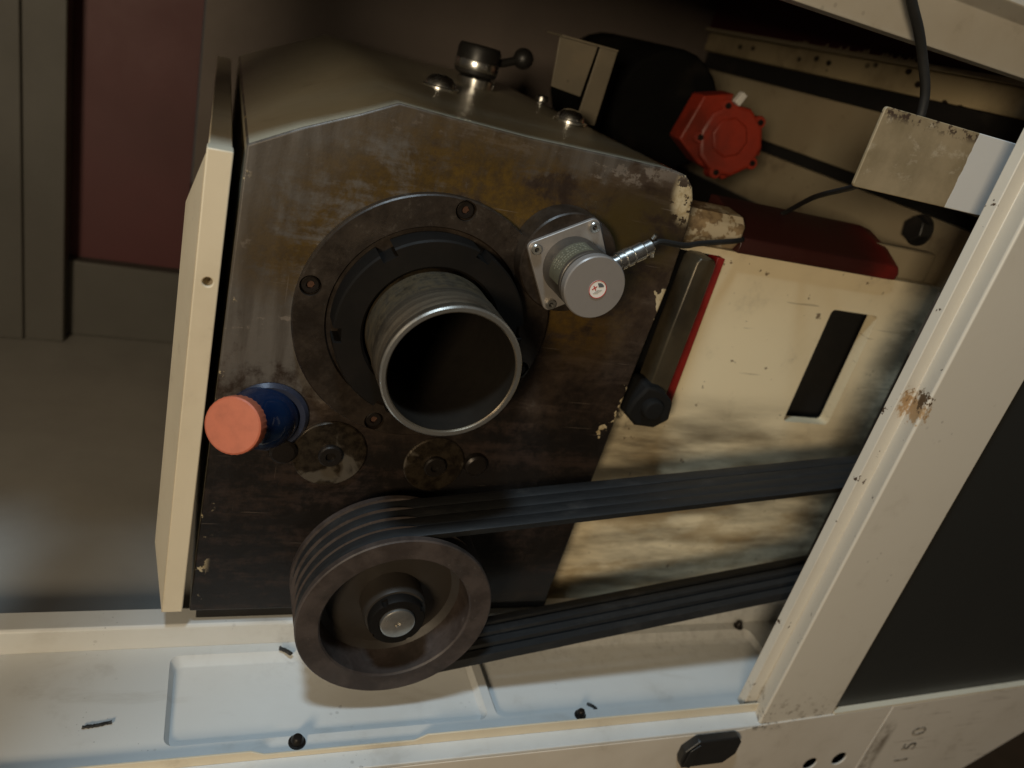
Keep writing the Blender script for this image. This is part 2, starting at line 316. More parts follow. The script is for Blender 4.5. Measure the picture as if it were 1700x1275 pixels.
def lathe(bm, prof, origin, d, seg=48, closed=False, mi=0):
    """revolve (r, h) pairs about the axis through origin along d; r = 0 ends are capped"""
    d, u, v = frame(d); o = Vector(origin); rings = []
    for r, h in prof:
        if r < 1e-6: rings.append([bm.verts.new(o+d*h)])
        else: rings.append([bm.verts.new(o+d*h+(u*math.cos(t)+v*math.sin(t))*r) for t in (2*PI*i/seg for i in range(seg))])
    if closed: rings.append(rings[0])
    for A, Bq in zip(rings, rings[1:]):
        for i in range(seg):
            j = (i+1) % seg
            if len(A) == 1 and len(Bq) == 1: continue
            f = (A[0], Bq[j], Bq[i]) if len(A) == 1 else (A[i], A[j], Bq[0]) if len(Bq) == 1 else (A[i], A[j], Bq[j], Bq[i])
            bm.faces.new(f).material_index = mi
    return bm
def cyl(bm, c, d, r, h, seg=32, rot=0):
    return lathe(bm, [(0, 0), (r, 0), (r, h), (0, h)], c, d, seg)
def ngon(cx, cz, r, n, rot=0): return [(cx+r*math.cos(rot+2*PI*i/n), cz+r*math.sin(rot+2*PI*i/n)) for i in range(n)]
def rrect(x0, x1, z0, z1, r, n=5):
    out = []
    for cx, cz, a0 in ((x1-r, z0+r, -PI/2), (x1-r, z1-r, 0), (x0+r, z1-r, PI/2), (x0+r, z0+r, PI)):
        out += [(cx+r*math.cos(a0+PI/2*i/n), cz+r*math.sin(a0+PI/2*i/n)) for i in range(n+1)]
    return out
def smooth_path(pts, n=8):
    P = [Vector(p) for p in pts]; P = [2*P[0]-P[1]]+P+[2*P[-1]-P[-2]]; out = []
    for i in range(1, len(P)-2):
        a, b, c, d = P[i-1:i+3]
        for k in range(n):
            t = k/n; out.append(.5*((2*b)+(c-a)*t+(2*a-5*b+4*c-d)*t*t+(3*b-a-3*c+d)*t**3))
    return out+[P[-2]]
def tube(bm, pts, r, seg=10, n=8):
    pth = smooth_path(pts, n); rings = []; u = None
    for i, p in enumerate(pth):
        t = (pth[min(i+1, len(pth)-1)]-pth[max(i-1, 0)]).normalized()
        if u is None: _, u, _ = frame(t)
        u = (u-t*u.dot(t)).normalized(); v = t.cross(u)
        rings.append([bm.verts.new(p+(u*math.cos(2*PI*k/seg)+v*math.sin(2*PI*k/seg))*r) for k in range(seg)])
    for A, Bq in zip(rings, rings[1:]):
        for k in range(seg): bm.faces.new((A[k], A[(k+1) % seg], Bq[(k+1) % seg], Bq[k]))
    bm.faces.new(rings[0][::-1]); bm.faces.new(rings[-1]); return bm
def struct(o): o['kind'] = 'structure'; return o

# ================================================================== SETTING
struct(obj('floor', box(B(), -6, 6, -6, 6, -.80, -.75), 'concrete'))
struct(obj('cabinet_floor', box(B(), -.9, 1.04, .002, .93, .14, .196), 'floorgrey'))
struct(obj('back_wall', box(B(), -.03, 1.10, .93, .96, .19, 1.42), 'wallgrey'))
w = struct(obj('red_back_wall', box(B(), -.62, -.034, .935, .96, .36, 1.42), 'redwall'))
st = struct(obj('back_wall_step', box(B(), -.62, -.031, .905, .96, .196, .362), 'column', bevel=.004))
# ---- left rear column
t = thing('rear_column', 'dim grey sheet-metal column at the far left edge of the photo', 'column', (-.40, .86, .196))
obj('front_sheet', box(B(), -.62, -.3195, .858, .93, .197, 1.42), 'column', t, bevel=.003)
obj('edge_flange', box(B(), -.319, -.249, .862, .932, .197, 1.42), 'column', t, bevel=.003)

# ---- right side wall of the enclosure: everything runs front to back at X = 1.04
t = thing('side_wall', 'dirty cream side wall of the enclosure with dark gaps and a spotted top rail', 'wall', (1.06, .5, .80))
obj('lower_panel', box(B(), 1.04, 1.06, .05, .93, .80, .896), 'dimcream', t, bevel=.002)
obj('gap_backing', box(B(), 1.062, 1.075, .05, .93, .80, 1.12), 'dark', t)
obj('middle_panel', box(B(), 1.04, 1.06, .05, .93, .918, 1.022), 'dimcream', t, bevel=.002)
obj('black_strip', box(B(), 1.045, 1.061, -.05, .93, 1.0225, 1.0565), 'black', t)
obj('rail', box(B(), 1.032, 1.0615, -.05, .93, 1.057, 1.097), 'rail', t, bevel=.003)
bmf = B(); box(bmf, 1.020, 1.062, -.05, .93, 1.0975, 1.1055)
obj('rail_flange', bmf, 'dimcream', t, bevel=.001)
for i, y in enumerate([.28+.012*k+random.uniform(0, .01) for k in range(0, 26)]):     # flaking paint standing up on the flange edge
    if random.random() < .6:
        h = random.uniform(.002, .008); obj('paint_flake', prism(B(), [(y-.005, 1.1055), (y+.005, 1.1055), (y+random.uniform(-.003, .003), 1.1055+h)], 'X', 1.0205, 1.0225), 'dimcream', t, smooth=False)
obj('upper_panel', box(B(), 1.03, 1.06, -.05, .93, 1.106, 1.42), 'redwall', t)
wb = obj('wall_bolt', prism(B(), ngon(.142, .872, .021, 6, .3), 'X', 1.022, 1.039), 'black', t, bevel=.002)
obj('washer', lathe(B(), [(0, 0), (.025, 0), (.025, .003), (0, .003)], (1.0395, .142, .872), (-1, 0, 0), 28), 'black', wb)

# ---- hood over the machine (only its front header shows, at the upper right)
t = thing('hood', 'cream folded header of the hood crossing the upper right corner, black cable hanging over it', 'hood', (.3, -.06, 1.09))
hp = [(-.060, 1.090), (-.060, 1.139), (-.085, 1.150), (-.085, 1.40), (-.082, 1.40), (-.082, 1.153), (-.057, 1.142), (-.057, 1.093), (-.03, 1.093), (-.03, 1.090)]
obj('header', prism(B(), hp, 'X', -.62, 1.6), 'header', t, bevel=.0012)
obj('added_shadow_panel', prism(B(), [(-.412, .86), (-.412, 1.95), (-.06, 1.95), (-.06, 1.10), (-.16, .86)], 'X', -.285, -.27), 'header', t, bevel=.001)  # unseen panel, added to cast the diagonal shadow across the tray
obj('top_sheet', box(B(), -.62, 1.2, -.081, .96, 1.40, 1.403), 'wallgrey', t)
tag(obj('hanging_cable', tube(B(), [(.56, -.094, 1.20), (.598, -.094, 1.155), (.634, -.092, 1.119), (.662, -.088, 1.097), (.685, -.085, 1.074), (.704, -.085, 1.05), (.713, -.085, 1.03), (.722, -.085, .99)], .0052, 12), 'rubber'), 'thick black cable hanging down over the cream hood header at upper right', 'cable')

# ================================================================== LEFT GUARD
t = thing('guard_panel', 'tall narrow cream guard standing along the left side of the oily headstock', 'panel', (.006, 0, .268))
o = obj('front_edge', prism(B(), [(-.010, .268), (.013, .268), (.020, .832), (-.004, .832)], 'Y', -.012, .010), 'cream', t, bevel=.0015)
cut(o, cyl(B(), (.0075, -.02, .70), (0, 1, 0), .0048, .028, 20))
obj('screw_hole_backing', lathe(B(), [(0, 0), (.0065, 0), (.0065, .001), (0, .001)], (.0075, .0095, .70), (0, 1, 0), 16), 'dark', t)
obj('side_sheet', prism(B(), [(-.007, .275), (.013, .275), (.019, .831), (-.003, .831)], 'Y', .0105, .73), 'cream', t, bevel=.0015)
bmw = B()      # bevelled wing with cut corners
wv = [(-.0103, -.0115, .268), (-.0045, -.0115, .826), (-.0195, .045, .762), (-.0250, .045, .330)]
a = [bmw.verts.new(p) for p in wv]; b = [bmw.verts.new((p[0]+.004, p[1]+.003, p[2])) for p in wv]
bmw.faces.new(a); bmw.faces.new(b[::-1])
for i in range(4): bmw.faces.new((a[i], a[(i+1) % 4], b[(i+1) % 4], b[i]))
obj('wing', bmw, 'cream', t)

# ================================================================== HEADSTOCK
t = HS = thing('headstock', 'oil-stained iron headstock casting with cream painted roof, spindle through its end face', 'headstock', (.27, .3, .258))
outl = [(.021, .258), (.031, .839), (.078, .864), (.132, .8885), (.167, .906), (.228, .903), (.309, .9), (.421, .9), (.485, .899), (.508, .896), (.520, .886), (.527, .872), (.533, .837), (.534, .767), (.528, .659), (.512, .258)]
M['roof'] = cream('roof_paint', (.44, .395, .29), .3, .32, .2)
cst = obj('casting', prism(B(), outl, 'Y', 0, .72, 0, 1), ['roof', 'face'], t, bevel=.0022); cst.modifiers['bevel'].material = 1
cut(cst, cyl(B(), (.238, -.05, .682), (0, 1, 0), .0765, .9, 96))
obj('foot', box(B(), .03, .52, .012, .7, .197, .2578), 'dark', t)
SP = (.238, .682)
fl = obj('bearing_cover', lathe(B(), [(.085, -.0005), (.145, -.0005), (.146, -.002), (.146, -.0105), (.1445, -.012), (.112, -.012), (.110, -.008), (.085, -.008)], (SP[0], 0, SP[1]), (0, 1, 0), 96, True), 'iron', t)
ang = [83, 168, 254, 340]; cb = B()
for a in ang: cyl(cb, (SP[0]+.134*math.cos(math.radians(a)), -.02, SP[1]+.134*math.sin(math.radians(a))), (0, 1, 0), .0115, .0155, 28)
cut(fl, cb)
for k, a in enumerate(ang):
    x, z = SP[0]+.134*math.cos(math.radians(a)), SP[1]+.134*math.sin(math.radians(a))
    s = obj('cover_bolt', lathe(B(), [(.0045, .006), (.0045, 0), (.0085, 0), (.0095, .001), (.0095, .006)], (x, -.0095, z), (0, 1, 0), 24, True), 'bolt', fl)
    obj('socket', lathe(B(), [(0, 0), (.0046, 0), (.0046, .001), (0, .001)], (x, -.006, z), (0, 1, 0), 6), 'rust', fl)
for (x, z, r, px_, pz_, pr_) in ((.159, .499, .044, .1045, .502, .0165), (.290, .490, .039, .3435, .4945, .0155)):
    d = obj('blanking_disc', lathe(B(), [(0, -.0035), (r-.0015, -.0035), (r, -.002), (r, -.0005), (0, -.0005)], (x, 0, z), (0, 1, 0), 64), 'disc', t)
    obj('socket_screw', lathe(B(), [(0, -.006), (.006, -.006), (.006, -.010), (.0125, -.010), (.014, -.0085), (.014, -.0036), (0, -.0036)], (x, 0, z), (0, 1, 0), 28), 'bolt', d)
    obj('plug', lathe(B(), [(0, -.011), (pr_-.004, -.0105), (pr_-.001, -.008), (pr_, -.0005), (0, -.0005)], (px_, 0, pz_), (0, 1, 0), 32), 'bolt', t)
# roof fittings
def roofz(x): return .9005
for lab, x, y, r in (('dome', .281, .304, .021), ('dome', .457, .25, .0195)):
    o = obj('lifting_plug', lathe(B(), [(r*1.25, 0), (r*1.25, .003), (r, .004), (r*.93, .010), (r*.7, .015), (r*.35, .0175), (0, .018)], (x, y, roofz(x)), (0, 0, 1), 32), 'chrome', t)
obj('roof_bolt', lathe(B(), [(.011, 0), (.011, .006), (.008, .010), (0, .012)], (.519, .535, .8975), (0, 0, 1), 20), 'chrome', t)
k = thing('shift_lever', 'black gear lever with round hub and ball end on top of the headstock', 'lever', (.378, .47, .9))
obj('hub_ring', lathe(B(), [(0, 0), (.030, 0), (.030, .012), (.024, .014), (0, .014)], (.378, .47, .9005), (0, 0, 1), 40), 'chrome', k)
obj('hub', lathe(B(), [(.024, 0), (.033, .004), (.034, .010), (.034, .040), (.031, .046), (0, .047)], (.374, .47, .9145), (0, 0, 1), 40), 'black', k, bevel=.001)
obj('hub_band', lathe(B(), [(.0342, 0), (.0346, .001), (.0346, .013), (.0342, .014)], (.374, .47, .9245), (0, 0, 1), 40), 'chrome', k)
obj('arm', tube(B(), [(.39, .47, .940), (.415, .475, .943), (.448, .48, .956)], .0065, 10), 'black', k)
obj('ball', lathe(B(), [(.0165*math.sin(PI*i/12), -.0165*math.cos(PI*i/12)) for i in range(13)], (.450, .48, .957), (.5, .1, .3), 24), 'black', k)
k = thing('sheet_bracket', 'dim cream folded sheet bracket standing on the rear of the headstock roof', 'bracket', (.50, .34, .895))
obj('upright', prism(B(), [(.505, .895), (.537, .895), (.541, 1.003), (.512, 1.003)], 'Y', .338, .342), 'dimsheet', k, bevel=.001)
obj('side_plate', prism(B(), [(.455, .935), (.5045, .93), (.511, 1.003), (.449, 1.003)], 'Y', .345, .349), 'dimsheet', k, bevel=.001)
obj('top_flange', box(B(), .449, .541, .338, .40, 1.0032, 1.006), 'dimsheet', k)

# ================================================================== SPINDLE
t = thing('spindle', 'hollow worn steel spindle tube sticking out of the headstock with its notched black ring nut', 'spindle', (SP[0], -.06, SP[1]-.0724))
sp = (SP[0], 0, SP[1])
obj('tube', lathe(B(), [(.0655, -.1345), (.067, -.136), (.0705, -.136), (.0722, -.134), (.0724, -.126), (.0715, -.1245), (.0722, -.122), (.0722, -.075), (.0712, -.073), (.0712, .03), (.066, .5), (.0655, .5)], sp, (0, 1, 0), 128, True), 'spindle', t)
obj('mouth_edge', lathe(B(), [(.0668, -.1362), (.0706, -.1362), (.0722, -.1347), (.07245, -.1335), (.0722, -.133), (.070, -.1355), (.067, -.1355)], sp, (0, 1, 0), 128, True), 'bright', t)
obj('bore', lathe(B(), [(.0652, -.1338), (.0654, -.132), (.0654, .449), (.0650, .449), (.0650, -.1338)], sp, (0, 1, 0), 96, True), 'bore', t)
obj('bore_end', cyl(B(), (SP[0], .45, SP[1]), (0, 1, 0), .066, .01, 64), 'dark', t)
nut = obj('ring_nut', lathe(B(), [(.0745, -.010), (.0745, -.036), (.0775, -.040), (.104, -.040), (.106, -.038), (.106, -.0085), (.0745, -.0085)], sp, (0, 1, 0), 128, True), 'black_oxide', t)
cb = B()
for i in range(6):
    a = math.radians(67.6+60*i); u = Vector((math.cos(a), 0, math.sin(a))); v = Vector((-u.z, 0, u.x)); c0 = Vector(sp)+u*.107
    q = [c0+u*dx*.010+v*dy*.0085+Vector((0, yy, 0)) for yy in (-.05, -.004) for dx, dy in ((-1, -1), (1, -1), (1, 1), (-1, 1))]
    vs = [cb.verts.new(p) for p in q]
    for f in ((0, 1, 2, 3), (7, 6, 5, 4), (0, 4, 5, 1), (1, 5, 6, 2), (2, 6, 7, 3), (3, 7, 4, 0)): cb.faces.new([vs[i2] for i2 in f])
cut(nut, cb)

# ================================================================== ENCODER
EX, EZ = .377, .782
t = thing('rotary_encoder', 'grey round rotary encoder on a square flange, right of the spindle', 'encoder', (EX, -.05, EZ-.05))
obj('mounting_ring', lathe(B(), [(0, -.0005), (.0575, -.0005), (.0575, -.033), (.056, -.035), (0, -.035)], (EX, 0, EZ), (0, 1, 0), 64), 'iron', t)
A30 = math.radians(30)
def rot30(p): return (EX+p[0]*math.cos(A30)-p[1]*math.sin(A30), EZ+p[0]*math.sin(A30)+p[1]*math.cos(A30))
fp = obj('square_flange', prism(B(), [rot30(p) for p in rrect(-.0425, .0425, -.0425, .0425, .008)], 'Y', -.041, -.0352), 'alu', t, bevel=.0008)
for sx in (-1, 1):
    for sz in (-1, 1):
        x, z = rot30((sx*.0342, sz*.0342))
        s = obj('flange_screw', lathe(B(), [(.0028, -.0015), (.0028, -.005), (.0052, -.005), (.006, -.004), (.006, -.0001), (.0028, -.0001)], (x, -.041, z), (0, 1, 0), 24, True), 'bright', t)
        obj('socket', lathe(B(), [(0, 0), (.0029, 0), (.0029, .0008), (0, .0008)], (x, -.0435, z), (0, 1, 0), 6), 'black', s)
bd = obj('body', lathe(B(), [(0, -.0412), (.0335, -.0412), (.0335, -.093), (.0328, -.0935), (.0328, -.0955), (.0335, -.096), (.0335, -.0985), (0, -.0985)], (EX, 0, EZ), (0, 1, 0), 72), 'encbody', t)
bl = B()       # curved name label on the upper left of the body
def curved(bm, r, a0, a1, y0, y1, n=10, th=.0003):
    r0 = [[bm.verts.new((EX+rr*math.cos(math.radians(a0+(a1-a0)*i/n)), y, EZ+rr*math.sin(math.radians(a0+(a1-a0)*i/n)))) for i in range(n+1)] for rr, y in ((r, y0), (r, y1), (r+th, y1), (r+th, y0))]
    for q in range(4):
        for i in range(n): bm.faces.new((r0[q][i], r0[q][i+1], r0[(q+1) % 4][i+1], r0[(q+1) % 4][i]))
    for i in (0, n): bm.faces.new([r0[q][i] for q in range(4)])
lb = obj('name_label', (curved(bl, .03352, 95, 195, -.088, -.062), bl)[1], 'namelabel', bd)
bp = B()
for row, y in enumerate((-.083, -.078, -.073, -.068)):
    a = 102
    while a < 172:
        wdt = random.choice((2.5, 3.5, 5)); curved(bp, .03384, a, a+wdt, y-.0012, y+.0012, 2, .0002); a += wdt+1.6+(4 if random.random() < .25 else 0)
obj('label_print', bp, 'labelink', lb)
cp = obj('end_cap', lathe(B(), [(0, -.0986), (.0335, -.0986), (.0342, -.0992), (.0342, -.1075), (.0330, -.109), (0, -.109)], (EX, 0, EZ), (0, 1, 0), 72), 'cap', t)
sx, sz = EX+.003, EZ-.001
stk = obj('round_sticker', lathe(B(), [(0, -.1094), (.0098, -.1094), (.0098, -.10905), (0, -.10905)], (sx, 0, sz), (0, 1, 0), 40), 'white', cp)
obj('sticker_rim', lathe(B(), [(.0092, -.1098), (.0099, -.1098), (.0099, -.10945), (.0092, -.10945)], (sx, 0, sz), (0, 1, 0), 40, True), 'sred', stk)
def stroke(bm, x0, z0, x1, z1, w, y=-.1097):
    d = Vector((x1-x0, z1-z0)).normalized(); nx, nz = -d.y*w/2, d.x*w/2
    prism(bm, [(x0+nx, z0+nz), (x0-nx, z0-nz), (x1-nx, z1-nz), (x1+nx, z1+nz)], 'Y', y, y+.0002)
b1 = B(); ca, sa = math.cos(A30), math.sin(A30)
cx, cz = sx-.0038, sz+.0008
stroke(b1, cx-.0024, cz-.002, cx+.0022, cz+.0022, .0011); stroke(b1, cx-.0018, cz+.0024, cx+.0020, cz-.0022, .0011, -.10975)
obj('cross_mark', b1, 'sred', stk)
obj('wedge_mark', prism(B(), [(sx+.0008, sz+.0022)]+[(sx+.0008+.0056*math.cos(math.radians(q)), sz+.0022+.0050*math.sin(math.radians(q))) for q in range(15, 126, 15)], 'Y', -.1097, -.1095), 'sgrey', stk)
b1 = B()
for q in range(4): stroke(b1, sx-.001-.001*q, sz-.0012-.0013*q, sx+.0052-.0012*q, sz-.0001-.0013*q, .0007)
obj('print_lines', b1, 'spale', stk)
cd = Vector((.037, .004, .023)).normalized(); c0 = Vector((EX, -.080, EZ))+cd*.031
con = obj('connector', lathe(B(), [(0, 0), (.0095, 0), (.0095, .005), (.0085, .0055), (.0085, .011), (.0105, .0115), (.0105, .0165), (.009, .017), (.009, .0185), (.0105, .019), (.0105, .026), (.0088, .0265), (.0088, .0285), (.0098, .029), (.0098, .041), (.0082, .043), (.0082, .052), (.006, .054), (0, .054)], c0, cd, 28), 'chrome', t)
for s in (-1, 1):
    obj('clamp_screw', cyl(B(), c0+cd*.054+Vector((-.002*s, 0, .0075*s)), (.2, -.4, s), .0024, .0055, 10), 'chrome', con)
e0 = c0+cd*.052
tag(obj('encoder_cable', tube(B(), [e0, e0+cd*.012, (.500, -.055, .829), (.545, -.015, .825), (.60, .02, .824), (.645, .043, .826), (.67, .075, .826), (.72, .12, .834), (.757, .118, .860), (.72, .03, .90), (.68, -.07, .932), (.665, -.095, .945), (.68, -.07, .97)], .0034, 10), 'rubber'), 'thin black cable running right from the encoder connector', 'cable')

# ================================================================== OIL FILLER
t = thing('oil_filler', 'blue oil filler neck with a round orange cap at the left of the face', 'oil filler', (.06, -.03, .53))
b0 = Vector((.080, 0, .544)); ax = (Vector((.040, -.072, .570))-b0)
L = ax.length; ax.normalize()
obj('base_ring', lathe(B(), [(.034, -.0005), (.0435, -.0005), (.044, -.003), (.040, -.007), (.034, -.007)], (b0.x+.004, 0, b0.z), (0, 1, 0), 48, True), 'bluering', t)
obj('neck', lathe(B(), [(0, -.03), (.032, -.026), (.0365, -.008), (.037, .008), (.034, .024), (.028, .037), (.0235, .044), (.0235, .060), (.026, .0605), (.026, .064), (0, .064)], b0, ax, 48), 'blue', t)
capb = B(); n = 64; d, u, v = frame(ax)
def ring(h, r, teeth=0):
    return [capb.verts.new(b0+d*h+(u*math.cos(2*PI*i/n)+v*math.sin(2*PI*i/n))*(r-(teeth if i % 2 else 0))) for i in range(n)]
rs = [ring(.0643, .026), ring(.0645, .0305, .0008), ring(.078, .0310, .0008), ring(.0795, .0302), ring(.0805, .0285)]
for A, Q in zip(rs, rs[1:]):
    for i in range(n): capb.faces.new((A[i], A[(i+1) % n], Q[(i+1) % n], Q[i]))
capb.faces.new(rs[-1]); capb.faces.new(rs[0][::-1])
obj('cap', capb, 'orange', t, angle=28)

# ================================================================== PULLEY AND BELTS
PX, PZ, PR = .247, .347, .117
pc = (PX, 0, PZ)
t = thing('drive_pulley', 'brown grooved drive pulley with deep dished centre below the spindle', 'pulley', (PX, -.08, PZ-PR))
prof = [(.089, -.118), (.091, -.120), (.1155, -.120), (PR, -.1185), (PR, -.1135)]
for y in (-.102, -.084, -.066, -.048): prof += [(PR, y-.0095), (.099, y-.005), (.099, y+.005), (PR, y+.0083)]
prof += [(PR, -.033), (.1155, -.0315), (.08, -.0315), (.083, -.070), (.0865, -.078)]
obj('rim', lathe(B(), prof, pc, (0, 1, 0), 128, True), 'pulley', t)
obj('web', lathe(B(), [(.030, -.068), (.030, -.078), (.038, -.080), (.078, -.074), (.0866, -.080), (.084, -.066)], pc, (0, 1, 0), 96, True), 'pulley_in', t)
hb = obj('hub', lathe(B(), [(.020, -.07), (.0385, -.07), (.0375, -.108), (.0360, -.112), (.020, -.112)], pc, (0, 1, 0), 64, True), 'pulley_in', t)
ln = obj('lock_nut', lathe(B(), [(.0215, -.112), (.0335, -.112), (.0335, -.122), (.032, -.1245), (.0225, -.1245), (.0215, -.1235)], pc, (0, 1, 0), 64, True), 'black_oxide', t)
cb = B()
for i in range(4):
    a = math.radians(35+90*i); cyl(cb, (PX+.0345*math.cos(a), -.13, PZ+.0345*math.sin(a)), (0, 1, 0), .0042, .014, 12)
cut(ln, cb)
obj('shaft_end', lathe(B(), [(0, -.1235), (.003, -.1255), (.0035, -.1285), (.018, -.1285), (.0205, -.127), (.021, -.1245), (.0212, -.05), (0, -.05)], pc, (0, 1, 0), 48), 'bright', t)
# far motor pulley, hidden behind the post
MX, MZ, MR = 1.155, .508, .092
t = thing('motor_pulley', 'small dark motor pulley behind the cream post at the right end of the belts', 'pulley', (MX, -.08, MZ-MR))
prof = [(.03, -.118), (MR, -.118), (MR, -.1135)]
for y in (-.102, -.084, -.066, -.048): prof += [(MR, y-.0095), (MR-.018, y-.005), (MR-.018, y+.005), (MR, y+.0083)]
prof += [(MR, -.033), (.03, -.033)]
obj('rim', lathe(B(), prof, (MX, 0, MZ), (0, 1, 0), 64, True), 'pulley_in', t)
obj('shaft', cyl(B(), (MX, -.122, MZ), (0, 1, 0), .03, .10, 32), 'black_oxide', t)
def belt_path(R1, R2):
    d = Vector((MX-PX, MZ-PZ)); Ld = d.length; th = math.atan2(d.y, d.x); al = math.acos((R1-R2)/Ld); pts = []
    n1 = 64; a0, a1 = th+al, th+2*PI-al
    for i in range(n1+1):
        a = a0+(a1-a0)*i/n1; pts.append((PX+R1*math.cos(a), PZ+R1*math.sin(a), a))
    e = pts[-1]; s2 = (MX+R2*math.cos(th-al), MZ+R2*math.sin(th-al), th-al)
    for i in range(1, 30): q = i/30; pts.append((e[0]*(1-q)+s2[0]*q, e[1]*(1-q)+s2[1]*q, a1))
    for i in range(25):
        a = th-al+2*al*i/24; pts.append((MX+R2*math.cos(a), MZ+R2*math.sin(a), a))
    e = pts[-1]; s2 = pts[0]
    for i in range(1, 30): q = i/30; pts.append((e[0]*(1-q)+s2[0]*q, e[1]*(1-q)+s2[1]*q, a0))
    return pts
order = ['nearest the viewer', 'second from the viewer', 'third from the viewer', 'farthest from the viewer, next to the casting']
for i, y in enumerate((-.102, -.084, -.066, -.048)):
    bm = B(); rings = []; dr = random.uniform(-.0006, .0006)
    for x, z, a in belt_path(.1135+dr, MR-.003+dr):
        ux, uz = math.cos(a), math.sin(a); rg = []
        for dr_, dy in ((0, -.0089), (.0005, -.0080), (.0005, .0080), (0, .0089), (-.010, .0052), (-.010, -.0052)):
            rg.append(bm.verts.new((x+ux*dr_, y+dy+random.uniform(-.0002, .0002), z+uz*dr_)))
        rings.append(rg)
    nr = len(rings)
    for k in range(nr):
        A, Q = rings[k], rings[(k+1) % nr]
        for q in range(6): bm.faces.new((A[q], A[(q+1) % 6], Q[(q+1) % 6], Q[q]))
    tag(obj('drive_belt', bm, 'belt'), 'black rubber drive belt round the brown pulley, %s' % order[i], 'belt', 'drive belts on the pulley')
# little torn fibres hanging from the front belt's lower run
# ================================================================== BED CASTING at the right
t = thing('bed_casting', 'cream painted machine bed plate with soot streaks and an upright slot, right of the headstock', 'machine bed', (.78, .07, .2))
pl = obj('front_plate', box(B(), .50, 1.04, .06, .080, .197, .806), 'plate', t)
cb = B(); prism(cb, rrect(.857, .947, .558, .748, .007), 'Y', .04, .10); cut(pl, cb)
cb = B(); prism(cb, rrect(.538, .643, .562, .797, .008), 'Y', .04, .10); cut(pl, cb)
obj('rear_box', box(B(), .53, 1.04, .125, .92, .197, .800), 'dark', t)
obj('cast_step', prism(B(), [(.050, .822), (.050, .842), (.060, .852), (.10, .856), (.10, .8065), (.060, .8065)], 'X', .5365, .652), 'chipped', t, bevel=.004)
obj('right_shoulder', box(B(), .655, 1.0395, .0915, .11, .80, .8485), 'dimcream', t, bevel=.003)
bmr = B()
rail_prof = [(.6285, .583), (.6285, .790)]
obj('red_slot_edge', prism(B(), [(.6290, .566), (.6425, .566), (.6425, .795), (.6310, .795)], 'Y', .0565, .0795), 'redline', t, bevel=.0008)
k = thing('clamp_lever', 'greasy flat steel bar with lumpy black lower end, standing in the red-edged slot', 'lever', (.59, .05, .57))
o = obj('bar', prism(B(), [(.574, .600), (.604, .600), (.606, .70), (.607, .792), (.603, .799), (.583, .799), (.578, .792), (.575, .70)], 'Y', .022, .058), 'lever', k, bevel=.0022)
obj('clamp_nut', prism(B(), [(.541, .578), (.546, .600), (.560, .622), (.585, .618), (.606, .602), (.610, .574), (.590, .560), (.560, .562)], 'Y', .004, .050), 'knob', k, bevel=.004)
obj('nut_stud', lathe(B(), [(0, 0), (.013, .001), (.015, .004), (.015, .014), (0, .014)], (.573, -.009, .592), (0, 1, 0), 14), 'knob', k, bevel=.001)
obj('knob_stem', box(B(), .585, .612, .030, .058, .562, .60), 'black', k, bevel=.003)
# red cover lying on top of the bed
bm = B(); N = 10
secs = []
for i in range(N+1):
    x = .650+(.956-.650)*(1-(1-i/N)**1.6); q = max(0, (x-.92)/.036); s = math.sqrt(max(0, 1-q*q)); s = max(s, .12)
    cy, cz = .085, .832; pr_ = [(.048, .8075), (.046, .818), (.050, .828), (.085, .846), (.135, .862), (.15, .860), (.15, .8075)]
    secs.append([bm.verts.new((x, cy+(yy-cy)*s, .8075+(zz-.8075)*(s if q > 0 else 1))) for yy, zz in pr_])
for A, Q in zip(secs, secs[1:]):
    for i in range(7): bm.faces.new((A[i], A[(i+1) % 7], Q[(i+1) % 7], Q[i]))
bm.faces.new(secs[0][::-1]); bm.faces.new(secs[-1])
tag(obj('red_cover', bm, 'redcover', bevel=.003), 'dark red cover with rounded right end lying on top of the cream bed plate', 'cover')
# red junction box / pump head
t = thing('pump_head', 'red faceted pump head with a small white tab, in the dark behind the headstock', 'pump', (.80, .42, .82))
obj('round_cover', lathe(B(), [(0, 0), (.056, 0), (.060, .004), (.060, .03), (0, .03)], (.815, .385, .918), (.15, 1, -.1), 10), 'red', t, bevel=.003)
obj('square_flange', prism(B(), [(.725, .90), (.745, .975), (.800, .990), (.80, .978), (.812, .975), (.885, .930), (.893, .905), (.872, .885), (.862, .868), (.835, .850), (.80, .862), (.775, .868)], 'Y', .40, .44), 'red', t, bevel=.003)
pd, pu, pv = frame((.15, 1, -.1))
for q in range(5):
    a = 2*PI*q/5+.5; cc = Vector((.815, .387, .918))+(pu*math.cos(a)+pv*math.sin(a))*.057
    lg = obj('cover_lug', lathe(B(), [(0, -.001), (.0095, -.001), (.011, .001), (.011, .026), (0, .026)], cc, pd, 12), 'red', t)
    obj('lug_screw', lathe(B(), [(0, -.005), (.004, -.005), (.005, -.004), (.005, -.001), (0, -.001)], cc, pd, 10), 'bolt', lg)
obj('cover_boss', lathe(B(), [(0, -.005), (.030, -.005), (.033, -.003), (.034, .0), (0, .0)], (.808, .385, .922), pd, 8), 'red', t, bevel=.001)
obj('name_plate', lathe(B(), [(0, 0), (.016, 0), (.016, .001), (0, .001)], (.858, .3832, .899), (.15, 1, -.1), 24), 'lever', t)
obj('white_tab', prism(B(), [(.797, .978), (.808, .973), (.816, .992), (.806, .996)], 'Y', .386, .398), 'white', t, bevel=.001)
t = thing('motor', 'black motor body in the dark behind the red pump head', 'motor', (.70, .55, .80))
obj('body', lathe(B(), [(0, 0), (.10, 0), (.105, .01), (.105, .3), (0, .3)], (.72, .46, .93), (0, 1, 0), 24), 'motor', t, bevel=.004)
